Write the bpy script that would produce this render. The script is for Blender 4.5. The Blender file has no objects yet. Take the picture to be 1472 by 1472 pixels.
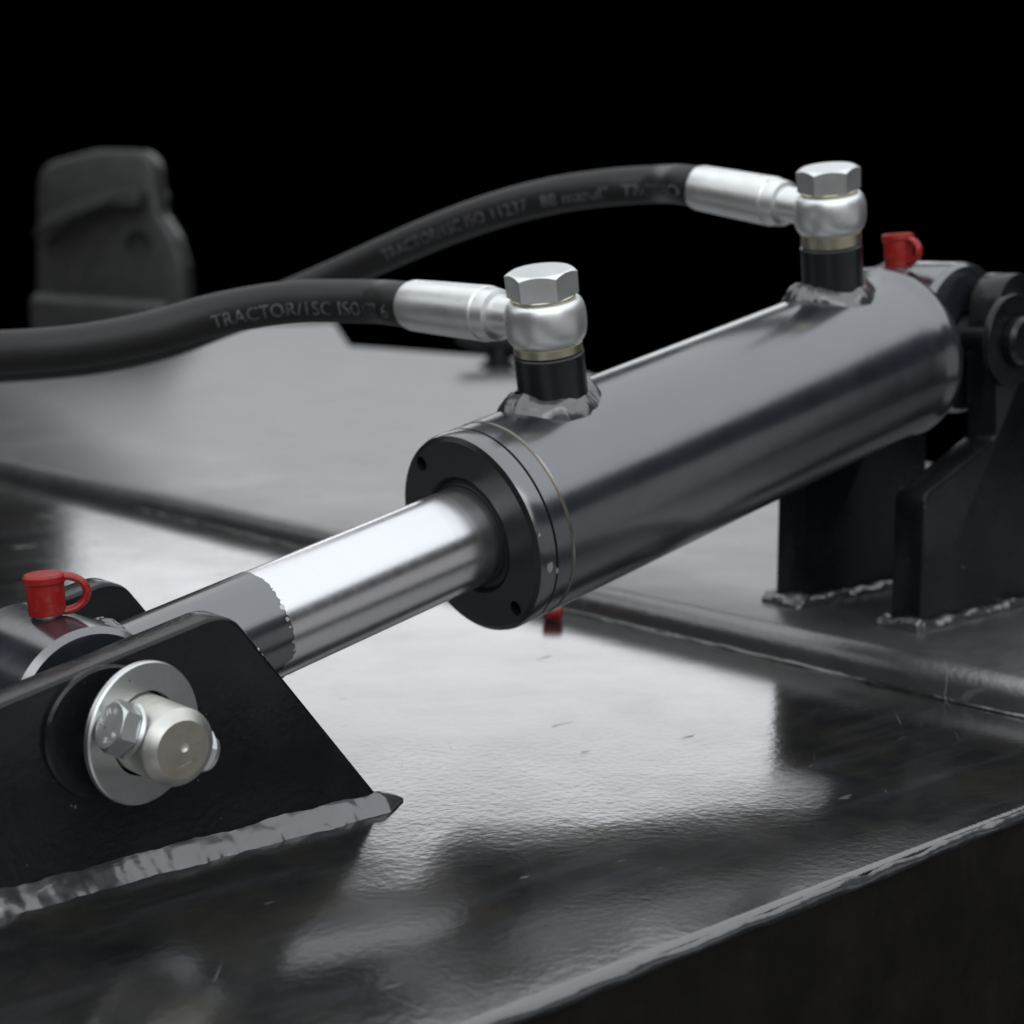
import bpy, bmesh, math, random
from mathutils import Vector, Matrix, noise

R = math.radians
C = bpy.context.scene.collection
sc = bpy.context.scene

# ------------------------------------------------------------------ camera
cam_d = bpy.data.cameras.new('camera')
cam = bpy.data.objects.new('camera', cam_d)
C.objects.link(cam)
cam.location = (-0.4075, -0.4844, 0.1873)
cam.rotation_euler = (R(90 - 8.94), 0, -R(41.17))
cam_d.sensor_width = 36.0
cam_d.lens = 59.26
cam_d.clip_start = 0.01
cam_d.clip_end = 60
cam_d.dof.use_dof = True
cam_d.dof.focus_distance = 0.555
cam_d.dof.aperture_fstop = 13.0
sc.camera = cam

# ------------------------------------------------------------------ world (black backdrop)
w = bpy.data.worlds.new('World')
sc.world = w
w.use_nodes = True
w.node_tree.nodes['Background'].inputs['Color'].default_value = (0, 0, 0, 1)
w.node_tree.nodes['Background'].inputs['Strength'].default_value = 0.0

# ------------------------------------------------------------------ area panels added in place of overcast sky and lit ground
def added_panel(name, loc, target, sx, sy, radiance, col=(1, 1, 1), spread=180):
    d = bpy.data.lights.new(name, 'AREA')
    d.shape = 'RECTANGLE'; d.size = sx; d.size_y = sy
    d.energy = radiance * math.pi * sx * sy
    d.color = col
    d.spread = R(spread)
    o = bpy.data.objects.new(name, d)
    C.objects.link(o)
    o.location = loc
    o.rotation_euler = (Vector(target) - Vector(loc)).to_track_quat('-Z', 'Y').to_euler()
    return o

HX, HY = 0.658, 0.753            # heading of the lens over the deck
added_panel('added_sky_rear', (-0.41 + HX * 18.0 - HY * 0.2, -0.48 + HY * 18.0 + HX * 0.2, 4.56), (0, 0, 1.0), 9.2, 3.7, 2.2, (0.94, 0.965, 1.0))  # added stand-in for overcast sky, sized so its reflection ends at the frame sides
added_panel('added_fill_rear_left', (1.6, 8.3, 5.9), (0.0, 0.0, 0.1), 5.0, 3.0, 1.3, (0.97, 0.98, 1.0))  # added fill that brightens the top edge of the near lug
added_panel('added_fill_left', (-5.2, 6.0, 3.9), (0.0, 0.0, 0.1), 4.5, 2.6, 1.0, (0.97, 0.98, 1.0))  # added fill, reflected in the cross bolt head
added_panel('added_sky_top', (0.0, -1.0, 3.0), (0.0, -1.0, 0), 9.0, 8.0, 1.25, (0.92, 0.96, 1.0))  # added panel standing in for the sky overhead
added_panel('added_sky_front', (-1.5, -2.4, 1.75), (0.0, 0.0, 0.2), 5.0, 2.2, 1.25, (0.97, 0.98, 1.0))  # added panel standing in for the sky behind the camera
added_panel('added_fill_low', (0.3, -2.4, -0.25), (0.0, 0.0, 0.1), 5.0, 1.3, 0.30, (0.98, 0.98, 1.0))  # added low fill standing in for lit ground on the camera side

sc.view_settings.view_transform = 'Standard'
sc.view_settings.look = 'None'
sc.view_settings.exposure = 0.0
sc.view_settings.gamma = 1.0
sc.view_settings.use_curve_mapping = False
sc.cycles.max_bounces = 8
sc.cycles.use_denoising = True

# ================================================================== materials
def mat(name):
    m = bpy.data.materials.new(name); m.use_nodes = True
    nt = m.node_tree
    return m, nt, nt.nodes['Principled BSDF']

def N(nt, kind, **kw):
    n = nt.nodes.new(kind)
    for k, v in kw.items():
        if k in n.inputs: n.inputs[k].default_value = v
        else: setattr(n, k, v)
    return n

def coords(nt, scale=(1, 1, 1), which='Object', rot=(0, 0, 0)):
    tc = N(nt, 'ShaderNodeTexCoord'); mp = N(nt, 'ShaderNodeMapping')
    mp.inputs['Scale'].default_value = scale
    mp.inputs['Rotation'].default_value = rot
    nt.links.new(tc.outputs[which], mp.inputs['Vector'])
    return mp.outputs['Vector']

def noise_tex(nt, vec, scale, detail=3, rough=0.55, dist=0):
    n = N(nt, 'ShaderNodeTexNoise')
    n.inputs['Scale'].default_value = scale
    n.inputs['Detail'].default_value = detail
    n.inputs['Roughness'].default_value = rough
    n.inputs['Distortion'].default_value = dist
    nt.links.new(vec, n.inputs['Vector'])
    return n.outputs['Fac']

def ramp(nt, fac, stops):
    r = N(nt, 'ShaderNodeValToRGB')
    e = r.color_ramp.elements
    while len(e) < len(stops): e.new(0.5)
    for i, (p, c) in enumerate(stops):
        e[i].position = p
        e[i].color = (c, c, c, 1) if not isinstance(c, tuple) else (*c, 1)
    nt.links.new(fac, r.inputs['Fac'])
    return r.outputs['Color']

def mix(nt, fac, a, b, mode='MIX'):
    m = N(nt, 'ShaderNodeMix', data_type='RGBA', blend_type=mode)
    for sock, v in ((m.inputs[0], fac), (m.inputs[6], a), (m.inputs[7], b)):
        if isinstance(v, (int, float)): sock.default_value = v
        elif isinstance(v, tuple): sock.default_value = (*v, 1)
        else: nt.links.new(v, sock)
    return m.outputs[2]

def bump(nt, bsdf, h, strength, dist, prev=None):
    b = N(nt, 'ShaderNodeBump')
    b.inputs['Strength'].default_value = strength
    b.inputs['Distance'].default_value = dist
    nt.links.new(h, b.inputs['Height'])
    if prev is not None: nt.links.new(prev, b.inputs['Normal'])
    nt.links.new(b.outputs['Normal'], bsdf.inputs['Normal'])
    return b.outputs['Normal']

def paint(name, base, rough, ior=1.6, peel=0.25, peel_scale=260, speck=0.0, rvar=0.06):
    """black machine enamel with orange peel, dust and tiny chips"""
    m, nt, b = mat(name)
    v = coords(nt)
    dust = ramp(nt, noise_tex(nt, v, 38, 5, 0.65), [(0.42, 0.0), (0.78, 1.0)])
    col = mix(nt, dust, base, tuple(c * 1.7 + 0.004 for c in base))
    if speck:
        sp = ramp(nt, noise_tex(nt, v, 420, 2, 0.5), [(0.76, 0.0), (0.79, 1.0)])
        col = mix(nt, sp, col, (0.16, 0.155, 0.15))
    nt.links.new(col, b.inputs['Base Color'])
    rr = N(nt, 'ShaderNodeMapRange')
    rr.inputs['To Min'].default_value = rough - rvar
    rr.inputs['To Max'].default_value = rough + rvar
    nt.links.new(noise_tex(nt, v, 55, 4), rr.inputs['Value'])
    nt.links.new(rr.outputs['Result'], b.inputs['Roughness'])
    b.inputs['IOR'].default_value = ior
    n1 = bump(nt, b, noise_tex(nt, v, peel_scale, 2, 0.5), peel, 0.0006)
    bump(nt, b, noise_tex(nt, v, 22, 2, 0.5), peel * 0.5, 0.004, n1)
    return m

def zinc(name, base, rough, tint=(0.62, 0.60, 0.52), amt=0.35, metal=1.0):
    m, nt, b = mat(name)
    v = coords(nt)
    f = ramp(nt, noise_tex(nt, v, 120, 4, 0.6), [(0.4, 0.0), (0.75, 1.0)])
    mm = N(nt, 'ShaderNodeMath', operation='MULTIPLY'); mm.inputs[1].default_value = amt
    nt.links.new(f, mm.inputs[0])
    col = mix(nt, mm.outputs[0], base, tint)
    pit = ramp(nt, noise_tex(nt, v, 330, 2, 0.5), [(0.73, 0.0), (0.78, 1.0)])
    col = mix(nt, pit, col, (0.10, 0.10, 0.095))
    nt.links.new(col, b.inputs['Base Color'])
    b.inputs['Metallic'].default_value = metal
    rr = N(nt, 'ShaderNodeMapRange')
    rr.inputs['To Min'].default_value = rough - 0.07
    rr.inputs['To Max'].default_value = rough + 0.1
    nt.links.new(noise_tex(nt, v, 90, 4), rr.inputs['Value'])
    nt.links.new(rr.outputs['Result'], b.inputs['Roughness'])
    bump(nt, b, noise_tex(nt, v, 500, 3, 0.6), 0.12, 0.0004)
    return m

M = {}
M['barrel'] = paint('barrel_enamel', (0.015, 0.018, 0.024), 0.21, 2.6, 0.06, 160)
M['gland'] = paint('gland_enamel', (0.008, 0.0095, 0.011), 0.30, 1.5, 0.12, 300)
M['black'] = paint('bracket_enamel', (0.0042, 0.0056, 0.0070), 0.28, 1.45, 0.22, 420, speck=1)
M['weld'] = paint('painted_weld', (0.04, 0.041, 0.046), 0.22, 2.1, 0.30, 160)
M['grey'] = paint('grey_enamel', (0.026, 0.026, 0.024), 0.40, 1.6, 0.2, 200)
M['zinc'] = zinc('zinc_plate', (0.70, 0.73, 0.74), 0.36)
M['zinc_bright'] = zinc('bright_zinc_plate', (0.88, 0.90, 0.90), 0.38, (0.74, 0.73, 0.64), 0.4, 0.9)
M['zinc_dull'] = zinc('dull_zinc', (0.66, 0.66, 0.62), 0.46, (0.46, 0.44, 0.37), 0.6)
M['cut_face'] = zinc('sawn_steel', (0.46, 0.44, 0.38), 0.50, (0.30, 0.27, 0.21), 0.7)
M['zinc_yellow'] = zinc('yellowed_zinc', (0.72, 0.69, 0.55), 0.36, (0.50, 0.45, 0.28), 0.5)

# chrome rod: mirror with faint rings from the grinding
m, nt, b = mat('hard_chrome'); M['chrome'] = m
v = coords(nt, (260, 3, 3))
b.inputs['Metallic'].default_value = 1.0
b.inputs['Base Color'].default_value = (0.80, 0.80, 0.82, 1)
rr = N(nt, 'ShaderNodeMapRange'); rr.inputs['To Min'].default_value = 0.20; rr.inputs['To Max'].default_value = 0.30
nt.links.new(noise_tex(nt, v, 1.0, 4), rr.inputs['Value'])
nt.links.new(rr.outputs['Result'], b.inputs['Roughness'])
bump(nt, b, noise_tex(nt, v, 2.0, 3), 0.05, 0.0004)

m, nt, b = mat('bare_brass_line'); M['seam'] = m
b.inputs['Metallic'].default_value = 0.8; b.inputs['Roughness'].default_value = 0.45
b.inputs['Base Color'].default_value = (0.20, 0.17, 0.11, 1)

m, nt, b = mat('bare_steel_chip'); M['chip'] = m
b.inputs['Metallic'].default_value = 0.7; b.inputs['Roughness'].default_value = 0.4
b.inputs['Base Color'].default_value = (0.55, 0.55, 0.50, 1)

m, nt, b = mat('painted_hole_shade'); M['hole_shade'] = m  # near-black colour painted as shade deep in the spanner holes
b.inputs['Base Color'].default_value = (0.004, 0.004, 0.004, 1); b.inputs['Roughness'].default_value = 0.8

m, nt, b = mat('seal_rubber'); M['seal'] = m
b.inputs['Base Color'].default_value = (0.008, 0.008, 0.009, 1); b.inputs['Roughness'].default_value = 0.45

m, nt, b = mat('hose_rubber'); M['rubber'] = m
v = coords(nt)
nt.links.new(mix(nt, noise_tex(nt, v, 60, 4), (0.006, 0.006, 0.007), (0.014, 0.0135, 0.013)), b.inputs['Base Color'])
b.inputs['Roughness'].default_value = 0.52
bump(nt, b, noise_tex(nt, v, 700, 3), 0.25, 0.0003)

m, nt, b = mat('hose_print'); M['print'] = m
v = coords(nt)
nt.links.new(mix(nt, ramp(nt, noise_tex(nt, v, 420, 3), [(0.35, 0.0), (0.6, 1.0)]), (0.05, 0.05, 0.055), (0.18, 0.18, 0.20)), b.inputs['Base Color'])
b.inputs['Roughness'].default_value = 0.6

m, nt, b = mat('stamped_mark'); M['stamp'] = m
b.inputs['Metallic'].default_value = 0.6; b.inputs['Base Color'].default_value = (0.75, 0.73, 0.74, 1)
b.inputs['Roughness'].default_value = 0.5

m, nt, b = mat('red_plastic'); M['red'] = m
v = coords(nt)
rc = mix(nt, noise_tex(nt, v, 150, 3), (0.28, 0.007, 0.006), (0.38, 0.011, 0.009))
rc = mix(nt, ramp(nt, noise_tex(nt, v, 260, 5, 0.7), [(0.52, 0.0), (0.9, 1.0)]), rc, (0.22, 0.12, 0.10))
nt.links.new(rc, b.inputs['Base Color'])
bump(nt, b, noise_tex(nt, v, 500, 3), 0.12, 0.0004)
b.inputs['Roughness'].default_value = 0.38
b.inputs['Subsurface Weight'].default_value = 0.08
b.inputs['Subsurface Radius'].default_value = (0.002, 0.0006, 0.0004)

# painted deck: black enamel, orange peel, scuffs, dust film
def deck_material(name, base, rough, ior, peel, dirt=(3.0, 2.4, 1.7)):
    m, nt, b = mat(name)
    v = coords(nt)
    blot = ramp(nt, noise_tex(nt, v, 24, 6, 0.62, 0.8), [(0.38, 0.0), (0.66, 1.0)])
    col = mix(nt, blot, base, tuple(c * f for c, f in zip(base, dirt)))
    fine = ramp(nt, noise_tex(nt, v, 900, 2, 0.5), [(0.66, 0.0), (0.74, 1.0)])
    mf = N(nt, 'ShaderNodeMath', operation='MULTIPLY'); mf.inputs[1].default_value = 0.35
    nt.links.new(fine, mf.inputs[0])
    col = mix(nt, mf.outputs[0], col, (0.10, 0.095, 0.085))
    # short thin scratches in several directions, broken up and gathered in patches
    scr = None
    wob = N(nt, 'ShaderNodeTexNoise'); wob.inputs['Scale'].default_value = 9
    nt.links.new(v, wob.inputs['Vector'])
    for q, (ang, sx, sy, th) in enumerate(((0.5, 14, 420, 0.70), (-0.75, 12, 380, 0.70), (1.35, 16, 500, 0.70), (2.3, 15, 450, 0.70))):
        sv = coords(nt, (1, 1, 1), 'Object', (0, 0, ang))
        ad = N(nt, 'ShaderNodeVectorMath', operation='MULTIPLY_ADD')
        ad.inputs[1].default_value = (0.035, 0.035, 0)
        nt.links.new(wob.outputs['Color'], ad.inputs[0]); nt.links.new(sv, ad.inputs[2])
        mp = N(nt, 'ShaderNodeMapping'); mp.inputs['Scale'].default_value = (sx, sy, 1); mp.inputs['Location'].default_value = (q * 3.1, q * 7.7, 0)
        nt.links.new(ad.outputs[0], mp.inputs['Vector'])
        l_ = ramp(nt, noise_tex(nt, mp.outputs['Vector'], 1.0, 2, 0.4), [(th, 0.0), (th + 0.03, 1.0)])
        mk = ramp(nt, noise_tex(nt, coords(nt, (1, 1, 1), 'Object', (0.3 * q, 0.2, 0.7 * q)), 11, 2), [(0.56, 0.0), (0.66, 1.0)])
        l_ = mix(nt, 1.0, l_, mk, 'MULTIPLY')
        scr = l_ if scr is None else mix(nt, 1.0, scr, l_, 'LIGHTEN')
    hz = ramp(nt, noise_tex(nt, coords(nt, (9, 60, 1), 'Object', (0, 0, 0.9)), 1.0, 5, 0.65), [(0.5, 0.0), (0.8, 1.0)])
    col = mix(nt, hz, col, (0.040, 0.044, 0.050))
    col = mix(nt, scr, col, (0.085, 0.085, 0.085))
    nt.links.new(col, b.inputs['Base Color'])
    rr = N(nt, 'ShaderNodeMapRange')
    rr.inputs['To Min'].default_value = rough - 0.07; rr.inputs['To Max'].default_value = rough + 0.09
    nt.links.new(noise_tex(nt, v, 20, 5, 0.6), rr.inputs['Value'])
    rsum = N(nt, 'ShaderNodeMath', operation='MULTIPLY_ADD')
    rsum.inputs[1].default_value = 0.25
    nt.links.new(scr, rsum.inputs[0]); nt.links.new(rr.outputs['Result'], rsum.inputs[2])
    # dull rubbed scuffs
    sc_ = ramp(nt, noise_tex(nt, coords(nt, (26, 120, 1), 'Object', (0, 0, 0.75)), 1.0, 3, 0.5), [(0.70, 0.0), (0.75, 1.0)])
    rs2 = N(nt, 'ShaderNodeMath', operation='MULTIPLY_ADD'); rs2.inputs[1].default_value = 0.3
    nt.links.new(sc_, rs2.inputs[0]); nt.links.new(rsum.outputs[0], rs2.inputs[2])
    nt.links.new(rs2.outputs[0], b.inputs['Roughness'])
    b.inputs['IOR'].default_value = ior
    n1 = bump(nt, b, noise_tex(nt, v, 330, 2, 0.5), peel, 0.0007)
    bump(nt, b, noise_tex(nt, v, 30, 2, 0.5), peel * 0.4, 0.004, n1)
    return m
M['deck'] = deck_material('deck_enamel', (0.0080, 0.0092, 0.0105), 0.14, 2.45, 0.09)
M['side'] = paint('deck_side_paint', (0.005, 0.0042, 0.0032), 0.6, 1.3, 0.3, 150)
M['upper'] = deck_material('upper_deck_enamel', (0.028, 0.0285, 0.029), 0.33, 2.9, 0.25, (1.9, 1.9, 1.9))

# ================================================================== mesh helpers
def finish(bm, sharp=32):
    bmesh.ops.recalc_face_normals(bm, faces=bm.faces)
    for f in bm.faces: f.smooth = True
    for e in bm.edges:
        if len(e.link_faces) == 2 and e.calc_face_angle(0) > R(sharp): e.smooth = False

def obj(name, bm, m, parent=None, sharp=32):
    finish(bm, sharp)
    me = bpy.data.meshes.new(name); bm.to_mesh(me); bm.free()
    me.materials.append(m)
    o = bpy.data.objects.new(name, me); C.objects.link(o)
    if parent: o.parent = parent
    return o

def tag(o, label, cat, group=None):
    o['label'] = label; o['category'] = cat
    if group: o['group'] = group
    return o

def thing(name, label, cat, loc=(0, 0, 0), rot=(0, 0, 0), group=None):
    o = bpy.data.objects.new(name, None); C.objects.link(o)
    o.empty_display_size = 0.02
    o.location = loc; o.rotation_euler = rot
    return tag(o, label, cat, group)

def frame(axis, up=(0, 0, 1)):
    a = Vector(axis).normalized(); u = Vector(up)
    if abs(a.dot(u)) > 0.98: u = Vector((1, 0, 0))
    s = u.cross(a).normalized(); u2 = a.cross(s)
    return s, u2, a

def lathe(bm, prof, origin=(0, 0, 0), axis=(1, 0, 0), seg=96, closed=False):
    """prof: list of (along, radius)"""
    s, u, a = frame(axis); o = Vector(origin)
    rings = []
    for t, r in prof:
        if r < 1e-7:
            rings.append([bm.verts.new(o + a * t)])
        else:
            rings.append([bm.verts.new(o + a * t + (s * math.cos(k * 2 * math.pi / seg) + u * math.sin(k * 2 * math.pi / seg)) * r) for k in range(seg)])
    n = len(rings)
    for i in range(n if closed else n - 1):
        A, B = rings[i], rings[(i + 1) % n]
        for k in range(seg):
            k2 = (k + 1) % seg
            if len(A) == 1 and len(B) == 1: continue
            if len(A) == 1: bm.faces.new((A[0], B[k], B[k2]))
            elif len(B) == 1: bm.faces.new((A[k], A[k2], B[0]))
            else: bm.faces.new((A[k], A[k2], B[k2], B[k]))
    return bm

def hexbolt(bm, origin, axis, flat, h, seg=96, z0=0.0, rot=0.0, top=0.0):
    """hexagon head, chamfered at 30 degrees: across-flats flat, height h"""
    s, u, a = frame(axis); o = Vector(origin)
    rc = flat / 2 * 0.965
    def pt(ang, r, z): return o + a * z + (s * math.cos(ang) + u * math.sin(ang)) * r
    bot, side, crown = [], [], []
    for k in range(seg):
        g = k * 2 * math.pi / seg
        gm = (g + math.pi / 6) % (math.pi / 3) - math.pi / 6
        r = flat / 2 / math.cos(gm)
        ang = g + rot
        bot.append(bm.verts.new(pt(ang, r * 0.985, z0)))
        side.append(bm.verts.new(pt(ang, r, z0 + h - (r - rc) * 0.62)))
        crown.append(bm.verts.new(pt(ang, rc, z0 + h)))
    cen = bm.verts.new(pt(0, 0, z0 + h + top)); cb = bm.verts.new(pt(0, 0, z0))
    for k in range(seg):
        j = (k + 1) % seg
        bm.faces.new((bot[k], bot[j], side[j], side[k]))
        bm.faces.new((side[k], side[j], crown[j], crown[k]))
        bm.faces.new((crown[k], crown[j], cen))
        bm.faces.new((bot[j], bot[k], cb))
    return bm

def smooth_path(pts, n):
    """Catmull-Rom through pts, n samples per span"""
    P = [Vector(p) for p in pts]
    P = [P[0] * 2 - P[1]] + P + [P[-1] * 2 - P[-2]]
    out = []
    for i in range(1, len(P) - 2):
        for k in range(n):
            t = k / n
            a, b_, c, d = P[i - 1], P[i], P[i + 1], P[i + 2]
            out.append(0.5 * ((2 * b_) + (c - a) * t + (2 * a - 5 * b_ + 4 * c - d) * t * t + (3 * b_ - a - 3 * c + d) * t ** 3))
    out.append(P[-2].copy())
    return out

def path_frames(path, up=(0, 0, 1)):
    fr = []
    for i, p in enumerate(path):
        t = (path[min(i + 1, len(path) - 1)] - path[max(i - 1, 0)]).normalized()
        s = Vector(up).cross(t)
        if s.length < 1e-4: s = Vector((1, 0, 0))
        s.normalize()
        fr.append((p, s, t.cross(s), t))
    return fr

def tube(bm, path, rad, seg=32, up=(0, 0, 1), caps=True, jitter=None, squash=1.0):
    rings = []
    fr = path_frames(path, up)
    for i, (p, s, u, t) in enumerate(fr):
        r0 = rad(i / (len(fr) - 1)) if callable(rad) else rad
        ring = []
        for k in range(seg):
            g = k * 2 * math.pi / seg
            r = r0 * (1 + (jitter(p, g) if jitter else 0))
            ring.append(bm.verts.new(p + s * math.cos(g) * r + u * math.sin(g) * r * squash))
        rings.append(ring)
    for A, B in zip(rings, rings[1:]):
        for k in range(seg):
            j = (k + 1) % seg
            bm.faces.new((A[k], A[j], B[j], B[k]))
    if caps:
        bm.faces.new(rings[0][::-1]); bm.faces.new(rings[-1])
    return bm

def weld(bm, path, r, seed=0, seg=16, up=(0, 0, 1), ripple=0.12, lump=0.28, pitch=0.0045, squash=1.0):
    """a lumpy weld bead along a path"""
    acc = [0.0]
    for a, b_ in zip(path, path[1:]): acc.append(acc[-1] + (b_ - a).length)
    idx = {tuple(p): s for p, s in zip(path, acc)}
    def j(p, g):
        s = idx[tuple(p)]
        ph = ((s + 0.0012 * noise.noise(Vector((s * 150, seed, 0)))) / pitch) % 1.0
        return (ripple * (ph ** 0.6 - 0.5) + lump * noise.noise(Vector((s * 75 + seed * 7, math.cos(g) * 0.8, math.sin(g) * 0.8 + seed)))
                + 0.22 * lump * noise.noise(Vector((s * 260 + seed * 3, math.cos(g) * 1.5, math.sin(g) * 1.5))))
    return tube(bm, path, lambda f: r * (0.75 if f < 0.01 or f > 0.99 else 1), seg, up, True, j, squash)

def fillet(bm, rows):
    """rows: list of (foot_up, foot_out, bulge_dir, width factor) -> convex weld skin with buried back"""
    rings = []
    for a_, b_, n_, k_ in rows:
        ring = []
        for q in range(9):
            f = q / 8
            p = a_.lerp(b_, f)
            w_ = (a_ - b_).length
            lump_ = 0.13 * noise.noise(p * 95) + 0.045 * noise.noise(p * 230) + 0.012 * noise.noise(p * 700)
            p = p + n_ * ((k_ + w_ * lump_) * math.sin(math.pi * f) ** 0.8)
            ring.append(bm.verts.new(p))
        ring.append(bm.verts.new(a_.lerp(b_, 0.5) - n_ * (a_ - b_).length * 0.5))
        rings.append(ring)
    m_ = len(rings[0])
    for A, B in zip(rings, rings[1:]):
        for k in range(m_):
            j = (k + 1) % m_
            bm.faces.new((A[k], A[j], B[j], B[k]))
    bm.faces.new(rings[0][::-1]); bm.faces.new(rings[-1])
    return bm

def straight_fillet(p0, p1, up, out, h, d, seed, wav=0.34, pitch=0.006):
    p0, p1, up, out = Vector(p0), Vector(p1), Vector(up), Vector(out)
    n = max(8, int((p1 - p0).length / 0.0007))
    rows = []
    for i in range(n + 1):
        p = p0.lerp(p1, i / n); s_ = (p - p0).length
        nz = lambda f, o: noise.noise(Vector((s_ * f, seed * 3.7, o)))
        end = min(1, 0.12 + i * 0.06, 0.12 + (n - i) * 0.06)
        hh = h * end * (1 + wav * nz(60, 0) + 0.22 * wav * nz(230, 1))
        dd = d * end * (1 + 0.8 * wav * nz(60, 5) + 0.3 * wav * nz(260, 6))
        rip = 0.035 * abs(math.sin(math.pi * (s_ + 0.002 * nz(120, 9)) / pitch))
        rows.append((p + up * hh - out * 0.0003, p + out * dd - up * 0.0003, (up + out).normalized(), h * (0.09 + rip * 0.25)))
    return fillet(bmesh.new(), rows)

def line(a, b_, step=0.0009):
    a, b_ = Vector(a), Vector(b_)
    n = max(2, int((b_ - a).length / step))
    return [a.lerp(b_, i / n) for i in range(n + 1)]

def ring_path(c, axis, r, n=160, drop=None):
    s, u, a = frame(axis)
    out = []
    for k in range(n + 1):
        g = 2 * math.pi * k / n
        p = Vector(c) + (s * math.cos(g) + u * math.sin(g)) * r
        if drop: p = drop(p)
        out.append(p)
    return out

def prism(bm, poly, y0, y1, bev=0.0, seg=3):
    """poly in (x,z), extruded along y, bevelled"""
    A = [bm.verts.new((x, y0, z)) for x, z in poly]
    B = [bm.verts.new((x, y1, z)) for x, z in poly]
    n = len(poly)
    for i in range(n):
        j = (i + 1) % n
        bm.faces.new((A[i], A[j], B[j], B[i]))
    bm.faces.new(A[::-1]); bm.faces.new(B)
    bmesh.ops.recalc_face_normals(bm, faces=bm.faces)
    if bev:
        es = [e for e in bm.edges if e.calc_face_angle(0) > R(50)]
        bmesh.ops.bevel(bm, geom=es, offset=bev, segments=seg, profile=0.5, affect='EDGES', clamp_overlap=True)
    return bm

def rounded(poly_r, n=10):
    """polygon of (x, z, radius) -> list of (x, z) with rounded corners"""
    out = []
    m_ = len(poly_r)
    for i, (x, z, r) in enumerate(poly_r):
        p = Vector((x, z))
        if r <= 0: out.append((x, z)); continue
        a = (Vector(poly_r[i - 1][:2]) - p).normalized(); c = (Vector(poly_r[(i + 1) % m_][:2]) - p).normalized()
        half = a.angle(c) / 2
        d = r / math.tan(half)
        cen = p + (a + c).normalized() * (r / math.sin(half))
        s0 = p + a * d - cen; s1 = p + c * d - cen
        a0 = math.atan2(s0.y, s0.x); a1 = math.atan2(s1.y, s1.x)
        while a1 - a0 > math.pi: a1 -= 2 * math.pi
        while a1 - a0 < -math.pi: a1 += 2 * math.pi
        for k in range(n + 1):
            g = a0 + (a1 - a0) * k / n
            out.append((cen.x + r * math.cos(g), cen.y + r * math.sin(g)))
    return out

def boolean_cut(o, cutters):
    """subtract cutter meshes for good"""
    tmp = []
    for bm in cutters:
        bmesh.ops.recalc_face_normals(bm, faces=bm.faces)
        me = bpy.data.meshes.new('cutter'); bm.to_mesh(me); bm.free()
        c = bpy.data.objects.new('cutter', me); C.objects.link(c)
        c.parent = o.parent
        md = o.modifiers.new('cut', 'BOOLEAN'); md.object = c; md.operation = 'DIFFERENCE'; md.solver = 'EXACT'
        tmp.append(c)
    dg = bpy.context.evaluated_depsgraph_get()
    dg.update()
    me = bpy.data.meshes.new_from_object(o.evaluated_get(dg))
    o.modifiers.clear()
    o.data = me
    for c in tmp: bpy.data.objects.remove(c, do_unlink=True)
    bm = bmesh.new(); bm.from_mesh(me); finish(bm); bm.to_mesh(me); bm.free()

def text_mesh(body, size, spacing=1.0):
    cu = bpy.data.curves.new('print', 'FONT')
    cu.body = body; cu.size = size; cu.resolution_u = 3; cu.space_character = spacing
    o = bpy.data.objects.new('print', cu); C.objects.link(o)
    dg = bpy.context.evaluated_depsgraph_get(); dg.update()
    me = bpy.data.meshes.new_from_object(o.evaluated_get(dg))
    bpy.data.objects.remove(o, do_unlink=True)
    bm = bmesh.new(); bm.from_mesh(me)
    bpy.data.meshes.remove(me)
    return bm

# ================================================================== the deck
STEP = 0.015
deck = None
bm = bmesh.new()
# near sheet: rolled edge along the front, then the side going down
prof = [(-0.187, -0.16), (-0.187, -0.0035), (-0.1866, -0.0014), (-0.1856, -0.0003), (-0.1842, 0.0)]
xs = [-2.6, -1.2, -0.7, -0.35, 0.0, 0.205]
def deck_sheet(bm):
    ys = [p for p in prof] + [(y, 0.0) for y in (-0.1, 0.0, 0.15, 0.4, 0.9, 1.6, 4.2)]
    rows = [[bm.verts.new((x, y, z)) for y, z in ys] for x in (-1.6, -0.8, -0.3, 0.0, 0.205)]
    for A, B in zip(rows, rows[1:]):
        for k in range(len(ys) - 1): bm.faces.new((A[k], B[k], B[k + 1], A[k + 1]))
    # the front edge carries on to the right past the step
    rows = [[bm.verts.new((x, y, z)) for y, z in prof] + [bm.verts.new((x, -0.1, 0.0))] for x in (0.205, 0.6, 1.2)]
    for A, B in zip(rows, rows[1:]):
        for k in range(len(prof)): bm.faces.new((A[k], B[k], B[k + 1], A[k + 1]))
deck_sheet(bm)
bmesh.ops.remove_doubles(bm, verts=bm.verts, dist=1e-5)
deck = obj('deck', bm, M['deck'], sharp=60)
deck['kind'] = 'structure'
deck.data.materials.append(M['side'])
for p in deck.data.polygons:
    if p.center.z < -0.004: p.material_index = 1

# raised sheet behind the step
bm = bmesh.new()
top = [(0.1800, 0.0006), (0.1803, 0.0060), (0.1815, 0.0105), (0.1845, 0.0137), (0.1890, STEP)]
# the sheet narrows towards its far right corner; the far left part runs on further
far_x = [(-0.187, 0.60), (0.0, 0.60), (0.35, 0.75), (0.95, 1.05), (1.42, 1.33), (1.936, 1.33), (2.72, 1.85), (2.76, 1.05), (3.2, 0.60), (4.2, 0.30)]
rows = []
for y, xe in far_x:
    rows.append([bm.verts.new((x, y, z)) for x, z in top] + [bm.verts.new((0.189 + (xe - 0.189) * k / 4, y, STEP)) for k in range(1, 5)])
for A, B in zip(rows, rows[1:]):
    for k in range(len(A) - 1): bm.faces.new((A[k], A[k + 1], B[k + 1], B[k]))
obj('step_plate', bm, M['upper'], deck, sharp=60)

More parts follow.
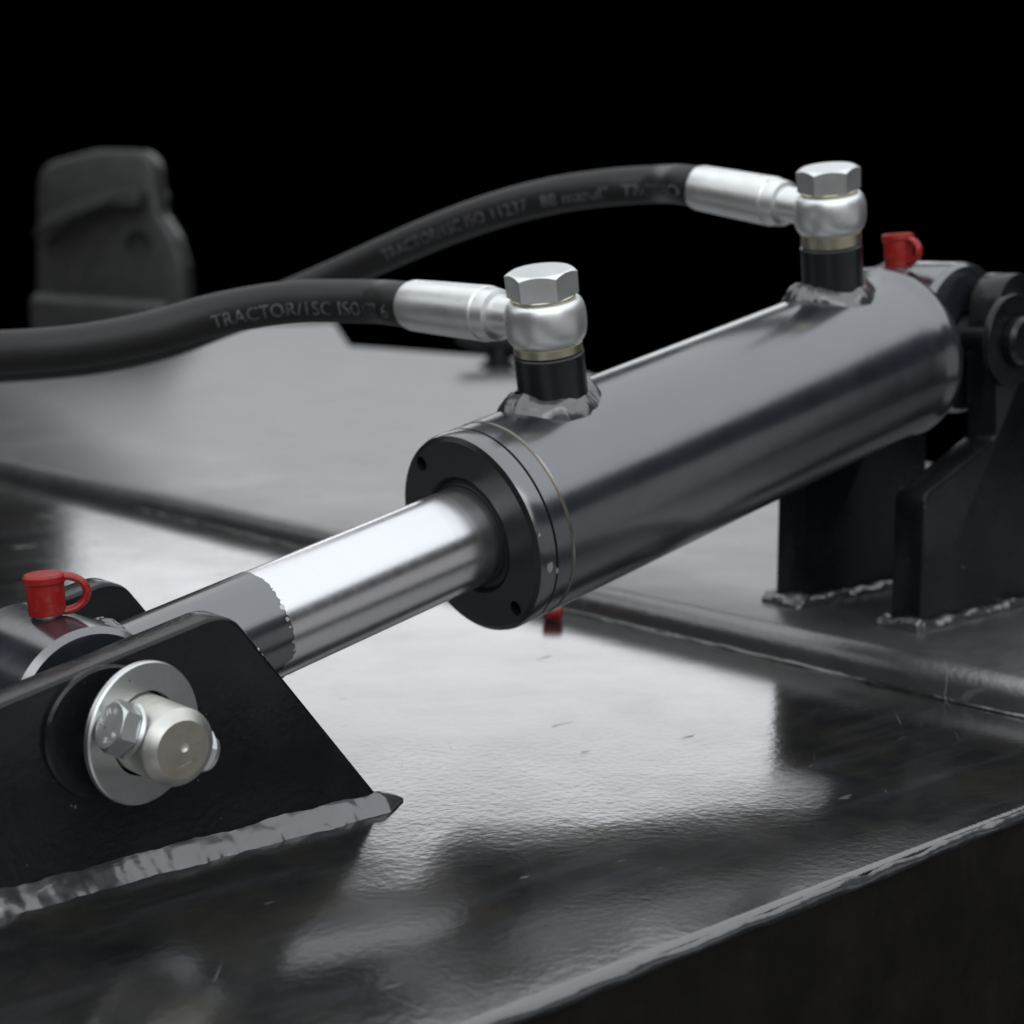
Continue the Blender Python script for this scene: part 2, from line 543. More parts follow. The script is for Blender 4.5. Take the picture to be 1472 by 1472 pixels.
bm = bmesh.new()
weld(bm, line((0.1795, -0.186, 0.0), (0.1795, 0.60, 0.0), 0.0012), 0.0016, 3, 12, ripple=0.0, lump=0.4)
obj('weld_bead', bm, M['deck'], deck, 60)
bm = bmesh.new()
weld(bm, line((-0.34, -0.1855, -0.0032), (0.36, -0.1855, -0.0032), 0.0012), 0.0024, 5, 18, ripple=0.03, lump=0.32, pitch=0.009)
o = obj('weld_bead', bm, M['weld'], deck, 60)
o['label'] = 'smooth pale painted weld bead along the front edge of the deck'

# ================================================================== the cylinder
T = R(12.8)
CY = thing('hydraulic_cylinder', 'black hydraulic cylinder with polished chrome rod lying between two brackets', 'hydraulic cylinder', (-0.0025, 0.0042, 0.0785), (0, -T, 0))
CM = Matrix.Translation((-0.0025, 0.0042, 0.0785)) @ Matrix.Rotation(-T, 4, 'Y')
L = 0.268
RB = 0.040

# barrel: tube with a rolled lip at the gland end and a weld band at the back
bm = bmesh.new()
pr = [(0.0172, 0.034), (0.0172, RB - 0.0006), (0.0180, RB)] + [(0.018 + (L - 0.030) * k / 24, RB) for k in range(1, 25)]
pr += [(L - 0.0085, RB + 0.0004), (L - 0.006, RB + 0.0013), (L - 0.003, RB + 0.0016), (L + 0.001, RB + 0.0006), (L + 0.004, RB - 0.002), (L + 0.006, RB - 0.008), (L + 0.006, 0.0)]
lathe(bm, pr, seg=160)
obj('barrel', bm, M['barrel'], CY)

# gland: two stepped rings, face with two spanner holes and a bore for the rod
bm = bmesh.new()
pr = [(0.0166, 0.036), (0.0166, RB - 0.0002), (0.0095, RB - 0.0002), (0.0090, RB - 0.0011), (0.0084, RB - 0.0002), (0.0030, RB - 0.0002), (0.0012, RB - 0.0008), (0.0, RB - 0.0026),
      (0.0, 0.0235), (0.0016, 0.0222), (0.012, 0.0222), (0.012, 0.036)]
lathe(bm, pr, seg=160, closed=True)
gland = obj('gland', bm, M['gland'], CY)
HA = R(52)
cut = []
for s in (1, -1):
    b2 = bmesh.new()
    lathe(b2, [(-0.004, 0.0), (-0.004, 0.0030), (0.007, 0.0030), (0.007, 0.0)], (0, s * 0.0338 * math.cos(HA), s * 0.0338 * math.sin(HA)), (1, 0, 0), 24)
    cut.append(b2)
boolean_cut(gland, cut)
gland.data.materials.append(M['barrel'])
for p in gland.data.polygons:
    if abs(p.normal.x) < 0.5 and math.hypot(p.center.y, p.center.z) > 0.037: p.material_index = 1
for s in (1, -1):
    b2 = bmesh.new()
    lathe(b2, [(0.0045, 0.0), (0.0045, 0.00285), (0.0068, 0.00285), (0.0068, 0.0)], (0, s * 0.0338 * math.cos(HA), s * 0.0338 * math.sin(HA)), (1, 0, 0), 24)
    obj('spanner_hole_shade', b2, M['hole_shade'], gland)  # dark plug on the hole floor, painted as shade
# bare line where gland and barrel meet
bm = bmesh.new()
lathe(bm, [(0.0165, RB - 0.0012), (0.0165, RB - 0.0001), (0.0173, RB - 0.0001), (0.0173, RB - 0.0012)], seg=160, closed=True)
obj('seam_ring', bm, M['seam'], CY)
bm = bmesh.new()
lathe(bm, [(0.0012, 0.0196), (0.0008, 0.0205), (0.0014, 0.0221), (0.004, 0.0221), (0.004, 0.0196)], seg=96, closed=True)
obj('wiper_seal', bm, M['seal'], CY)

# paint chips on the gland rim
rnd = random.Random(4)
for (ang, t0, w_, l_) in ((-13, 0.0052, 0.0030, 0.0052), (7, 0.0018, 0.0012, 0.0012), (-17, 0.0086, 0.0016, 0.0022)):
    bm = bmesh.new()
    cen = []
    pts = []
    for k in range(14):
        g = 2 * math.pi * k / 14
        rr_ = 1 + 0.35 * rnd.uniform(-1, 1)
        tt = t0 + w_ / 2 * math.cos(g) * rr_
        aa = R(180 + ang) + l_ / 2 / RB * math.sin(g) * rr_
        pts.append(bm.verts.new((tt, math.cos(aa) * (RB + 0.00002), math.sin(-aa) * (RB + 0.00002))))
    bm.faces.new(pts)
    r_ = bmesh.ops.extrude_face_region(bm, geom=list(bm.faces))
    for v_ in r_['geom']:
        if isinstance(v_, bmesh.types.BMVert):
            v_.co.y *= 1.002; v_.co.z *= 1.002
    obj('paint_chip', bm, M['chip'], gland)

# rod: chrome, then a painted stretch ending in a ragged paint edge
RR = 0.0195
EYE = -0.1735
bm = bmesh.new()
lathe(bm, [(EYE + 0.012, 0.0), (EYE + 0.012, RR)] + [(EYE + 0.012 + (0.172 - 0.0) * k / 12, RR) for k in range(1, 13)] + [(EYE + 0.184, 0.0)], seg=128)
rod = obj('rod', bm, M['chrome'], CY)
rod['label'] = 'polished chrome piston rod'
bm = bmesh.new()
seg = 220
inner, outer, back, backi = [], [], [], []
for k in range(seg):
    g = 2 * math.pi * k / seg
    e = -0.0955 + 0.0008 * noise.noise(Vector((math.cos(g) * 3, math.sin(g) * 3, 1))) + 0.0006 * noise.noise(Vector((math.cos(g) * 14, math.sin(g) * 14, 4))) + 0.0006 * noise.noise(Vector((math.cos(g) * 45, math.sin(g) * 45, 2)))
    # a bite out of the paint on the underside facing the lens
    d = (g - R(180 + 27) + math.pi) % (2 * math.pi) - math.pi
    e -= 0.0080 * (1 / (1 + math.exp(-(d) * 26))) * (1 / (1 + math.exp((d - 0.62) * 40))) * (0.8 + 0.3 * noise.noise(Vector((g * 9, 0, 0))))
    c_, s_ = math.cos(g), math.sin(g)
    outer.append(bm.verts.new((e - 0.0002, c_ * (RR + 0.00028), s_ * (RR + 0.00028))))
    inner.append(bm.verts.new((e, c_ * (RR + 0.00002), s_ * (RR + 0.00002))))
    back.append(bm.verts.new((EYE + 0.013, c_ * (RR + 0.00028), s_ * (RR + 0.00028))))
for k in range(seg):
    j = (k + 1) % seg
    bm.faces.new((inner[k], inner[j], outer[j], outer[k]))
    bm.faces.new((outer[k], outer[j], back[j], back[k]))
pc = obj('paint_coat', bm, M['barrel'], rod)
pc['label'] = 'black paint over the rod end with a ragged chipped edge'
# bright flecks along the paint edge
for (g0, da, wd) in ((150, 3, 0.0012), (163, 2.2, 0.0008), (171, 1.2, 0.0006), (187, 1.5, 0.0006), (196, 1.0, 0.0006)):
    bm = bmesh.new()
    vs = []
    for k in range(10):
        q = 2 * math.pi * k / 10
        aa = R(g0) + R(da) * math.sin(q) * rnd.uniform(0.7, 1.2)
        vs.append(bm.verts.new((-0.0962 + wd * math.cos(q) * rnd.uniform(0.6, 1.2), math.cos(aa) * (RR + 0.0003), math.sin(aa) * (RR + 0.0003))))
    # fleck sits proud of the coat
    f_ = bm.faces.new(vs)
    r_ = bmesh.ops.extrude_face_region(bm, geom=[f_])
    for v_ in r_['geom']:
        if isinstance(v_, bmesh.types.BMVert): v_.co.y *= 1.006; v_.co.z *= 1.006
    obj('paint_chip', bm, M['chip'], rod)

# rod eye and rear eye (rings across the axis)
bm = bmesh.new()
RE = 0.0262
lathe(bm, [(-0.0255, 0.0125), (-0.0255, RE - 0.002), (-0.0235, RE), (0.0235, RE), (0.0255, RE - 0.002), (0.0255, 0.0125)], (EYE, 0, 0.0062), (0, 1, 0), 96, closed=True)
obj('rod_eye', bm, M['barrel'], CY)
bm = bmesh.new()
weld(bm, ring_path((EYE + 0.0215, 0, 0), (1, 0, 0), RR + 0.0015, 200), 0.0032, 8, 12, up=(1, 0, 0.01))
obj('weld_bead', bm, M['weld'], CY, 60)
REY = L + 0.029
bm = bmesh.new()
lathe(bm, [(-0.0235, 0.0125), (-0.0235, 0.034), (-0.0205, 0.036), (0.0205, 0.036), (0.0235, 0.034), (0.0235, 0.0125)], (REY, 0, 0), (0, 1, 0), 96, closed=True)
obj('rear_eye', bm, M['barrel'], CY)

# ports: bosses with a lumpy weld collar
ROLL = R(5)
def port(t, h_top, seed):
    ax = Vector((0, -math.sin(ROLL), math.cos(ROLL)))
    base = Vector((t, 0, 0))
    bm = bmesh.new()
    lathe(bm, [(0.034, 0.0), (0.034, 0.01375), (h_top - 0.0006, 0.01375), (h_top, 0.0132), (h_top, 0.0)], base, ax, 72)
    bo = obj('port_boss', bm, M['gland'], CY)
    bm = bmesh.new()
    s, u, a = frame(ax)
    rows = []
    for k in range(181):
        g = 2 * math.pi * (k % 180) / 180
        e = s * math.cos(g) + u * math.sin(g)
        nz = lambda f, o: noise.noise(Vector((math.cos(g) * f, math.sin(g) * f, seed * 2.3 + o)))
        def on_barrel(r_, lift):
            q = base + e * r_
            return Vector((q.x, q.y, math.sqrt(max(1e-8, RB * RB - q.y * q.y)) + lift))
        top_ = on_barrel(0.01365, 0.0058 + 0.0016 * nz(1.6, 0) + 0.0006 * nz(5, 1))
        foot = on_barrel(0.0212 + 0.0016 * nz(1.8, 4) + 0.0008 * nz(6, 5), -0.0003)
        nn = (e * 0.6 + a * 0.8).normalized()
        rows.append((top_, foot, nn, 0.0011 + 0.0007 * nz(4, 8) + 0.0003 * nz(12, 9)))
    fillet(bm, rows)
    w_ = obj('weld_bead', bm, M['weld'], bo, 70)
    return base, ax
P1 = port(0.0510, 0.0588, 11)
P2 = port(0.2275, 0.0610, 12)

# grease nipples under the red caps
def nipple(x, z, name='grease_nipple'):
    bm = bmesh.new()
    lathe(bm, [(-0.002, 0.0), (-0.002, 0.0042), (0.003, 0.0042), (0.003, 0.0032), (0.006, 0.0030), (0.008, 0.0024), (0.008, 0.0)], (x, 0, z), (0, 0, 1), 24)
    return obj(name, bm, M['zinc_dull'], CY)
nipple(EYE + 0.004, RE + 0.0045)
nipple(REY - 0.015, 0.0335)

# ================================================================== banjo bolts and hoses
def w_of(p): return CM @ Vector(p)
AXW = (CM.to_3x3() @ P1[1]).normalized()

def banjo_bolt(base, ax, h0, dims, label):
    """h0 = top of the boss; dims = (lower washer, eye height, upper washer, hex flat, hex height)"""
    lw, eh, uw, fl, hh = dims
    o0 = w_of(base + ax * (h0 + 0.0002))
    t = thing('banjo_bolt', label, 'bolt', o0, AXW.to_track_quat('Z', 'Y').to_euler(), 'bolts holding the hose ends')
    bm = bmesh.new()
    lathe(bm, [(-0.012, 0.0), (-0.012, 0.006), (lw + eh + uw, 0.006), (lw + eh + uw, 0.0)], (0, 0, 0), (0, 0, 1), 32)
    obj('shank', bm, M['zinc'], t)
    bm = bmesh.new()
    lathe(bm, [(0.0, 0.0063), (0.0, 0.0128), (0.0006, 0.0134), (lw - 0.0006, 0.0134), (lw, 0.0128), (lw, 0.0063)], (0, 0, 0), (0, 0, 1), 64, closed=True)
    obj('sealing_washer', bm, M['zinc_yellow'], t)
    z = lw + eh
    bm = bmesh.new()
    lathe(bm, [(z, 0.0063), (z, 0.0122), (z + 0.0004, 0.0126), (z + uw - 0.0004, 0.0126), (z + uw, 0.0122), (z + uw, 0.0063)], (0, 0, 0), (0, 0, 1), 64, closed=True)
    obj('sealing_washer', bm, M['zinc_yellow'], t)
    bm = bmesh.new()
    hexbolt(bm, (0, 0, 0), (0, 0, 1), fl, hh, 144, z + uw + 0.0001, rot=R(20))
    obj('head', bm, M['zinc_bright'], t, 24)
    return t
D1 = (0.0042, 0.0165, 0.0018, 0.0245, 0.0098)
D2 = (0.0062, 0.0165, 0.0018, 0.0245, 0.0102)
banjo_bolt(P1[0], P1[1], 0.0588, D1, 'bright zinc hexagon bolt over the hose end nearest the chrome rod')
banjo_bolt(P2[0], P2[1], 0.0610, D2, 'bright zinc hexagon bolt over the hose end at the rear of the cylinder')

HOSE_R = 0.0096
def hose(base, ax, h0, dims, lift, yaw, pts, body, label, txt_phi, txt_from):
    lw, eh, uw, fl, hh = dims
    c = w_of(base + ax * (h0 + 0.0004 + lw + eh / 2))
    t = thing('hydraulic_hose', label, 'hose', c)
    A = AXW
    d = Vector((math.sin(yaw), math.cos(yaw) * math.cos(lift), math.sin(lift))).normalized()
    # eye: barrel-shaped ring round the bolt
    bm = bmesh.new()
    pr = []
    for k in range(25):
        g = -1 + 2 * k / 24
        rr_ = 0.0128 + 0.0032 * math.sqrt(max(0, 1 - (abs(g) * 0.97) ** 2.4))
        pr.append((g * eh / 2, rr_))
    pr = [(-eh / 2, 0.0065)] + pr + [(eh / 2, 0.0065)]
    lathe(bm, pr, (0, 0, 0), A, 96, closed=True)
    obj('banjo_eye', bm, M['zinc_bright'], t)
    # neck
    bm = bmesh.new()
    lathe(bm, [(0.011, 0.0), (0.011, 0.0078), (0.016, 0.0080), (0.022, 0.0080), (0.026, 0.0082), (0.0268, 0.0102), (0.0300, 0.0106), (0.0345, 0.0106), (0.0345, 0.0)], (0, 0, 0), d, 64)
    obj('neck', bm, M['zinc_bright'], t)
    # crimped ferrule
    bm = bmesh.new()
    lathe(bm, [(0.0335, 0.0098), (0.0335, 0.0108), (0.0343, 0.0113), (0.054, 0.0111), (0.070, 0.0109), (0.0810, 0.0107), (0.0832, 0.0102), (0.0836, 0.0094), (0.080, 0.0094)], (0, 0, 0), d, 72)
    fer = obj('ferrule', bm, M['zinc_bright'], t)
    # rubber hose
    start = [c + d * 0.078, c + d * 0.094]
    path = smooth_path(start + [Vector(p) for p in pts], 14)
    bm = bmesh.new()
    tube(bm, [p - c for p in path], HOSE_R, 40)
    ho = obj('hose_line', bm, M['rubber'], t)
    # printed lettering wrapped on the rubber
    rev = path[::-1]
    acc = [0.0]
    for a_, b_ in zip(rev, rev[1:]): acc.append(acc[-1] + (b_ - a_).length)
    fr = path_frames(rev)
    tm = text_mesh(body, 0.0090, 1.02)
    y_lo, y_hi = min(v_.co.y for v_ in tm.verts), max(v_.co.y for v_ in tm.verts)
    for k in range(1, 9):
        bmesh.ops.bisect_plane(tm, geom=list(tm.verts) + list(tm.edges) + list(tm.faces), plane_co=(0, y_lo + (y_hi - y_lo) * k / 9, 0), plane_no=(0, 1, 0))
    xmax = max(v_.co.x for v_ in tm.verts)
    off = acc[-1] - txt_from - xmax
    for v_ in tm.verts:
        s_ = min(max(v_.co.x + off, 0), acc[-1] - 1e-6)
        i = 0
        lo, hi = 0, len(acc) - 2
        while lo < hi:
            mid = (lo + hi + 1) // 2
            if acc[mid] <= s_: lo = mid
            else: hi = mid - 1
        f_ = (s_ - acc[lo]) / (acc[lo + 1] - acc[lo])
        p = fr[lo][0].lerp(fr[lo + 1][0], f_); sd = fr[lo][1].lerp(fr[lo + 1][1], f_).normalized(); up_ = fr[lo][2].lerp(fr[lo + 1][2], f_).normalized()
        g = txt_phi + (v_.co.y - 0.0032) / HOSE_R
        q = p - c + (-sd * math.cos(g) + up_ * math.sin(g)) * (HOSE_R + 0.00015)
        v_.co = q
    ob = obj('lettering', tm, M['print'], ho)
    return t

H1 = [(0.0381, 0.1134, 0.1635), (0.0308, 0.1319, 0.1635), (0.0197, 0.1483, 0.1631), (0.0077, 0.1637, 0.1608), (-0.0082, 0.1793, 0.1564), (-0.0268, 0.1903, 0.1504), (-0.0509, 0.1970, 0.1457), (-0.0766, 0.2054, 0.1429), (-0.1169, 0.2136, 0.1421), (-0.1711, 0.2404, 0.1402)]
H2 = [(0.2305, 0.1289, 0.2191), (0.2187, 0.1525, 0.2180), (0.2048, 0.1800, 0.2144), (0.1933, 0.2115, 0.2076), (0.1856, 0.2497, 0.1975), (0.1765, 0.2886, 0.1846), (0.1630, 0.3243, 0.1702), (0.1430, 0.3524, 0.1564), (0.1172, 0.3724, 0.1443), (0.0890, 0.3879, 0.1326), (0.0536, 0.3972, 0.1255), (0.0195, 0.4063, 0.1226), (-0.0303, 0.4226, 0.1209), (-0.1010, 0.4570, 0.1187)]
hose(P1[0], P1[1], 0.0588, D1, R(2.5), R(0), H1, 'TRACTOR/1SC ISO 11237 6', 'short black hose with white print leaving the fitting nearest the chrome rod', R(-17), 0.010)
hose(P2[0], P2[1], 0.0610, D2, R(9), R(2), H2, 'TRACTOR/1SC ISO 11237   88 manul"  TRACTOR/1SC ISO', 'long arched black hose with white print leaving the rear fitting', R(-17), 0.008)

# ================================================================== front bracket, pin and bolt
FB = thing('front_bracket', 'black welded bracket with two lug plates holding the rod end', 'bracket', (-0.17, 0, 0))
def world_part(bm, root):
    bmesh.ops.translate(bm, verts=bm.verts, vec=-Vector(root.location)); return bm
lug_poly = rounded([(-0.262, 0.0002, 0), (-0.262, 0.0490, 0.012), (-0.1370, 0.0760, 0.0125), (-0.0775, 0.0002, 0)], 12)
for (y0, y1) in ((-0.042, -0.0285), (0.0285, 0.042)):
    bm = bmesh.new()
    prism(bm, lug_poly, y0, y1, 0.0016, 3)
    obj('lug_plate', world_part(bm, FB), M['black'], FB, 40)
for s in (-1, 1):
    bm = straight_fillet((-0.262, s * 0.0418, 0.0003), (-0.0705, s * 0.0418, 0.0003), (0, 0, 1), (0, s, 0), 0.0056, 0.0070, 21 + s)
    obj('weld_bead', world_part(bm, FB), M['weld'], FB, 70)
    bm = straight_fillet((-0.0780, s * 0.0440, 0.0003), (-0.0780, s * 0.0270, 0.0003), (-0.45, 0, 0.89), (1, 0, 0), 0.0045, 0.0050, 25 + s)
    obj('weld_bead', world_part(bm, FB), M['weld'], FB, 70)
# paint knocked off the rounded shoulder of the near lug
for (x_, z_, sz) in ((-0.1266, 0.0620, 0.0009), (-0.1252, 0.0603, 0.0007), (-0.1236, 0.0583, 0.0005), (-0.1192, 0.0528, 0.0004)):
    bm = bmesh.new()
    bmesh.ops.create_icosphere(bm, subdivisions=2, radius=sz)
    for v_ in bm.verts:
        v_.co *= 1 + 0.35 * noise.noise(v_.co * 1600 + Vector((x_ * 900, 0, 0)))
        v_.co.y *= 0.45
        v_.co += Vector((x_, -0.0412, z_ - 0.0006))
    obj('paint_chip', world_part(bm, FB), M['chip'], FB)
# reinforcing disc on the near lug
PX, PZ = (w_of((EYE, 0, 0.0062))).x, (w_of((EYE, 0, 0.0062))).z
bm = bmesh.new()
lathe(bm, [(0.0, 0.0), (0.0, 0.0200), (0.0018, 0.0200), (0.0026, 0.0192), (0.0026, 0.0)], (PX - 0.0075, -0.0421, PZ), (0, -1, 0), 96)
obj('boss_disc', world_part(bm, FB), M['black'], FB)

YW = -0.0494      # washer back
bm = bmesh.new()
lathe(bm, [(0.0, 0.0127), (0.0, 0.0209), (0.0005, 0.0214), (0.0021, 0.0214), (0.0026, 0.0209), (0.0026, 0.0127)], (0, 0, 0), (0, -1, 0), 120, closed=True)
wa = obj('flat_washer', bm, M['zinc'])
wa.location = (PX + 0.0, YW, PZ - 0.0003)
wa.rotation_euler = (0, 0, R(13))
tag(wa, 'large flat zinc washer behind the pin on the black bracket', 'washer')

PEND = -0.0745
PN = thing('clevis_pin', 'thick zinc pin with a chamfered punched end through the bracket', 'pin', (PX, PEND, PZ))
PR = 0.0115
bm = bmesh.new()
lathe(bm, [(0.0001, 0.0), (0.0001, PR - 0.0031), (0.0029, PR - 0.0001), (0.0032, PR), (0.118, PR), (0.118, 0.0)], (0, 0, 0), (0, 1, 0), 120)
pin = obj('pin_body', bm, M['zinc_dull'], PN)
# centre punch dimple
b2 = bmesh.new(); lathe(b2, [(-0.001, 0.0), (-0.001, 0.0015), (0.0001, 0.00145), (0.0013, 0.0)], (0.0002, 0, 0.0006), (0, 1, 0), 24)
b3 = bmesh.new(); prism(b3, [(-0.0024, -0.0056), (0.0032, -0.0040), (0.0033, -0.0033), (-0.0010, -0.0044), (-0.0025, -0.0052)], -0.001, 0.0006)
boolean_cut(pin, [b2, b3])
pin.data.materials.append(M['cut_face'])
for p in pin.data.polygons:
    if p.normal.y < -0.9: p.material_index = 1

# cross bolt: head on the left, nut on the right, passing through the pin along X
BY = PEND + 0.0112
PHI = R(0)
BD = Vector((-1.0, -0.0, 0.0)).normalized()
BT = thing('cross_bolt', 'small stamped hexagon bolt through the end of the pin', 'bolt', (PX, BY, PZ), (0, 0, 0))
BT.rotation_euler = (0, R(25), 0)
bm = bmesh.new()
lathe(bm, [(-0.0185, 0.0), (-0.0185, 0.0022), (-0.0178, 0.0029)] + [(-0.0178 + k * 0.0005, 0.0030 if k % 2 else 0.0026) for k in range(1, 14)] + [(-0.011, 0.0029), (0.014, 0.0029), (0.014, 0.0)], (0, 0, 0), (-1, 0, 0), 32)
obj('shank', bm, M['zinc_bright'], BT)
HB = 0.0118
bm = bmesh.new()
lathe(bm, [(HB, 0.0), (HB, 0.0080), (HB + 0.0006, 0.0083), (HB + 0.0012, 0.0077), (HB + 0.0015, 0.0)], (0, 0, 0), (-1, 0, 0), 64)
obj('head_flange', bm, M['zinc'], BT)
bm = bmesh.new()
hexbolt(bm, (0, 0, 0), (-1, 0, 0), 0.0138, 0.0056, 144, HB + 0.0014, rot=R(14))
hd = obj('head', bm, M['zinc'], BT, 24)
bm = bmesh.new()
# stamped letters on an arc, raised
def stamp(body, ang0, dang, rad, size):
    for k, ch in enumerate(body):
        if ch == ' ': continue
        tm = text_mesh(ch, size)
        if not tm.verts: continue
        cx = sum(v_.co.x for v_ in tm.verts) / len(tm.verts)
        a0 = ang0 + dang * k
        r_ = bmesh.ops.extrude_face_region(tm, geom=list(tm.faces))
        for v_ in r_['geom']:
            if isinstance(v_, bmesh.types.BMVert): v_.co.z += 0.00015
        for v_ in tm.verts:
            lx, ly, lz = v_.co.x - cx, v_.co.y, v_.co.z
            up_ = Vector((math.cos(a0), math.sin(a0))); rt = Vector((math.sin(a0), -math.cos(a0)))
            if dang > 0: up_, rt = -up_, -rt; ly = ly - size * 0.7
            p2 = up_ * ly + rt * lx + Vector((math.cos(a0), math.sin(a0))) * rad
            # plane of the head: looking along +X, right = -Y, up = Z
            v_.co = (-(HB + 0.0070 + 0.00002 + lz), -p2.x, p2.y)
        obj('stamped_letter', tm, M['stamp'], hd)
stamp('KMH', R(178), -R(48), 0.0034, 0.0026)
stamp('8.8', R(-80), R(26), 0.0034, 0.0026)
NT = thing('lock_nut', 'small zinc nut on the cross bolt at the right of the pin end', 'nut', (PX, BY, PZ), (0, R(25), 0))
bm = bmesh.new()
hexbolt(bm, (0, 0, 0), (1, 0, 0), 0.0118, 0.0040, 96, 0.0108, rot=R(10))
obj('nut_body', bm, M['zinc_bright'], NT, 24)
bm = bmesh.new()
lathe(bm, [(0.0148, 0.0033), (0.0148, 0.0056), (0.0164, 0.0052), (0.0170, 0.0042), (0.0170, 0.0033)], (0, 0, 0), (1, 0, 0), 48, closed=True)
obj('nylon_collar', bm, M['zinc'], NT)

# ================================================================== rear bracket
RX, RZ = w_of((REY, 0, 0)).x, w_of((REY, 0, 0)).z
RBK = thing('rear_bracket', 'black welded clevis bracket carrying the rear end of the cylinder', 'bracket', (0.28, 0, STEP))
pol = rounded([(0.226, STEP + 0.0002, 0), (0.226, 0.077, 0.008), (0.281, 0.0985, 0.004), (0.2775, 0.150, 0.008), (RX - 0.006, RZ + 0.034, 0.016), (RX + 0.034, RZ + 0.026, 0.018), (RX + 0.040, STEP + 0.0002, 0)], 8)
for (y0, y1) in ((-0.042, -0.0255), (0.0265, 0.043)):
    bm = bmesh.new()
    prism(bm, pol, y0, y1, 0.0015, 2)
    obj('lug_plate', world_part(bm, RBK), M['black'], RBK, 40)
for yy in (-0.0425, -0.025, 0.0260, 0.0435):
    bm = bmesh.new()
    weld(bm, line((0.222, yy, STEP + 0.0004), (RX + 0.042, yy, STEP + 0.0004), 0.0011), 0.0038, int(yy * 4000), 14, ripple=0.03, lump=0.5, pitch=0.008)
    obj('weld_bead', world_part(bm, RBK), M['weld'], RBK, 70)
for yy in (-0.034, 0.0345):
    bm = bmesh.new()
    weld(bm, line((0.2245, yy - 0.012, STEP + 0.0004), (0.2245, yy + 0.012, STEP + 0.0004), 0.0008), 0.0050, int(yy * 3000), 14, ripple=0.03, lump=0.6, pitch=0.008)
    obj('weld_bead', world_part(bm, RBK), M['weld'], RBK, 70)
RP = thing('rear_pin', 'dark pin with round collar at the rear end of the cylinder', 'pin', (RX, -0.052, RZ))
bm = bmesh.new()
lathe(bm, [(0.0, 0.0), (0.0, 0.0095), (0.002, 0.0112), (0.104, 0.0112), (0.104, 0.0)], (0, 0, 0), (0, 1, 0), 64)
obj('pin_body', bm, M['black'], RP)
bm = bmesh.new()
lathe(bm, [(0.0062, 0.0118), (0.0062, 0.0212), (0.0070, 0.0217), (0.0095, 0.0217), (0.0095, 0.0118)], (0, 0, 0), (0, 1, 0), 72, closed=True)
obj('washer', bm, M['black'], RP)

# ================================================================== red caps
def red_cap(loc, rot, label, r=0.0066, h=0.0135, tilt=0.0):
    t = thing('grease_cap', label, 'cap', loc, rot, 'red plastic caps on the grease nipples')
    bm = bmesh.new()
    lathe(bm, [(0.0, 0.0045), (0.0, r * 0.93), (0.0006, r * 0.97), (h * 0.75, r), (h * 0.80, r * 1.10), (h - 0.0008, r * 1.10), (h, r * 1.0), (h + 0.0003, 0.0)], (0, 0, 0), (0, 0, 1), 48)
    lathe(bm, [(0.0, 0.0045), (h * 0.7, 0.0042), (h * 0.7, 0.0)], (0, 0, 0), (0, 0, 1), 48)
    obj('cap_body', bm, M['red'], t)
    # strap loop on the side
    pts = []
    for k in range(21):
        g = R(108) - R(216) * k / 20
        pts.append(Vector((r * 0.45 + 0.0074 * (math.cos(g) + 0.35), 0, h * 0.47 + 0.0056 * math.sin(g))))
    bm = bmesh.new()
    tube(bm, pts, 0.0013, 12, up=(0, 1, 0), squash=1.6)
    obj('strap_loop', bm, M['red'], t)
    return t
c1 = w_of((EYE + 0.004, 0, RE + 0.0065))
red_cap(c1, (0, R(-3), R(-28)), 'red plastic cap with strap loop beside the washer and pin', 0.0060, 0.0130)
c2 = w_of((REY - 0.015, 0, 0.0335 + 0.0034))
red_cap(c2, (0, R(-5), R(-98)), 'red plastic cap with strap loop at the rear end of the cylinder', 0.0068, 0.0165)

# loose red plug on the deck behind the gland
pl = thing('plastic_plug', 'tiny red plastic plug lying on the deck beneath the cylinder', 'plug', (0.158, 0.130, 0.0041), (R(90), 0, R(35)))
bm = bmesh.new()
lathe(bm, [(-0.005, 0.0), (-0.005, 0.0038), (-0.004, 0.0040), (0.003, 0.0038), (0.004, 0.0034), (0.004, 0.0)], (0, 0, 0), (0, 0, 1), 32)
obj('plug_body', bm, M['red'], pl)

# ================================================================== upright bracket far back on the left
BPA = Vector((1.3165, 2.4380, 0)); BPB = Vector((1.1365, 2.6499, 0))
HBk = thing('deck_bracket', 'blurred dark grey cast bracket with a round hole far behind the hoses', 'bracket', (1.20, 2.55, STEP))
dirv = (BPB - BPA).normalized(); nrm = Vector((-dirv.y, dirv.x, 0))
BM = Matrix(((dirv.x, nrm.x, 0, BPA.x), (dirv.y, nrm.y, 0, BPA.y), (0, 0, 1, 0), (0, 0, 0, 1)))
def plate_in(poly, d0, d1, bev):
    b_ = bmesh.new(); prism(b_, poly, d0, d1, bev, 3)
    bmesh.ops.transform(b_, matrix=BM, verts=b_.verts)
    return world_part(b_, HBk)
upper = rounded([(0.0, STEP + 0.0003, 0), (0.006, 0.150, 0.05), (0.022, 0.205, 0.05), (0.050, 0.250, 0.03), (0.062, 0.372, 0.040), (0.180, 0.374, 0.09), (0.300, 0.345, 0.05), (0.320, STEP + 0.0003, 0)], 10)
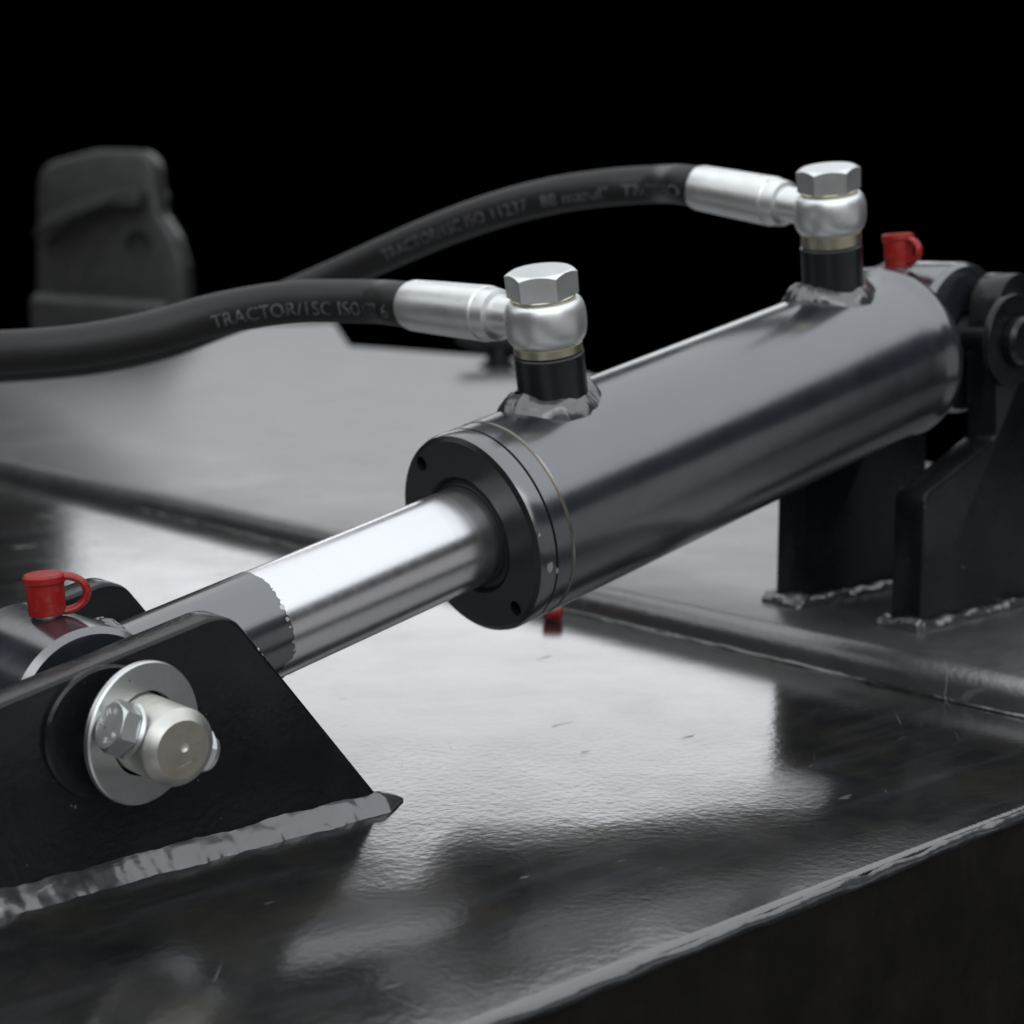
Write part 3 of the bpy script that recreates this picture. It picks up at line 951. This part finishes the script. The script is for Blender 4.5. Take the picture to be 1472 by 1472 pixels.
plate = obj('web_plate', plate_in(upper, -0.03, 0.03, 0.012), M['grey'], HBk, 40)
b2 = bmesh.new(); lathe(b2, [(-0.045, 0.0), (-0.045, 0.027), (-0.006, 0.027), (-0.006, 0.0)], (0, 0, 0), (0, 1, 0), 40)
bmesh.ops.transform(b2, matrix=Matrix.Translation(-Vector(HBk.location)) @ BM @ Matrix.Translation((0.098, 0, 0.190)) , verts=b2.verts)
b4 = bmesh.new(); lathe(b4, [(0.045, 0.0), (0.045, 0.027), (0.006, 0.027), (0.006, 0.0)], (0, 0, 0), (0, 1, 0), 40)
bmesh.ops.transform(b4, matrix=Matrix.Translation(-Vector(HBk.location)) @ BM @ Matrix.Translation((0.098, 0, 0.190)) , verts=b4.verts)
boolean_cut(plate, [b2, b4])
rib = rounded([(0.072, 0.262, 0.01), (0.074, 0.300, 0.012), (0.130, 0.296, 0.03), (0.240, 0.262, 0.03), (0.290, 0.215, 0.02), (0.280, 0.190, 0.02), (0.215, 0.235, 0.03), (0.130, 0.268, 0.03)], 8)
obj('rib', plate_in(rib, -0.085, 0.085, 0.016), M['grey'], HBk, 40)
foot = rounded([(0.022, STEP + 0.0003, 0), (0.022, 0.084, 0.02), (0.16, 0.094, 0.03), (0.300, 0.100, 0.02), (0.300, STEP + 0.0003, 0)], 8)
obj('foot_block', plate_in(foot, -0.10, 0.10, 0.016), M['grey'], HBk, 40)

# dark latch far back on the deck
LT = thing('deck_latch', 'small dark latch on the far deck behind the front fitting', 'latch', (1.19, 1.372, STEP))
bm = bmesh.new()
lathe(bm, [(0.0, 0.0), (0.0, 0.028), (0.004, 0.030), (0.012, 0.018), (0.040, 0.016), (0.044, 0.0)], (0, 0, 0), (0, 0, 1), 40)
obj('latch_post', bm, M['black'], LT)
bm = bmesh.new()
tube(bm, smooth_path([(-0.050, 0.030, 0.052), (-0.020, 0.010, 0.042), (0.020, -0.014, 0.040), (0.055, -0.04, 0.056)], 8), lambda f: 0.013 + 0.006 * math.sin(f * math.pi), 20)
obj('latch_handle', bm, M['black'], LT)
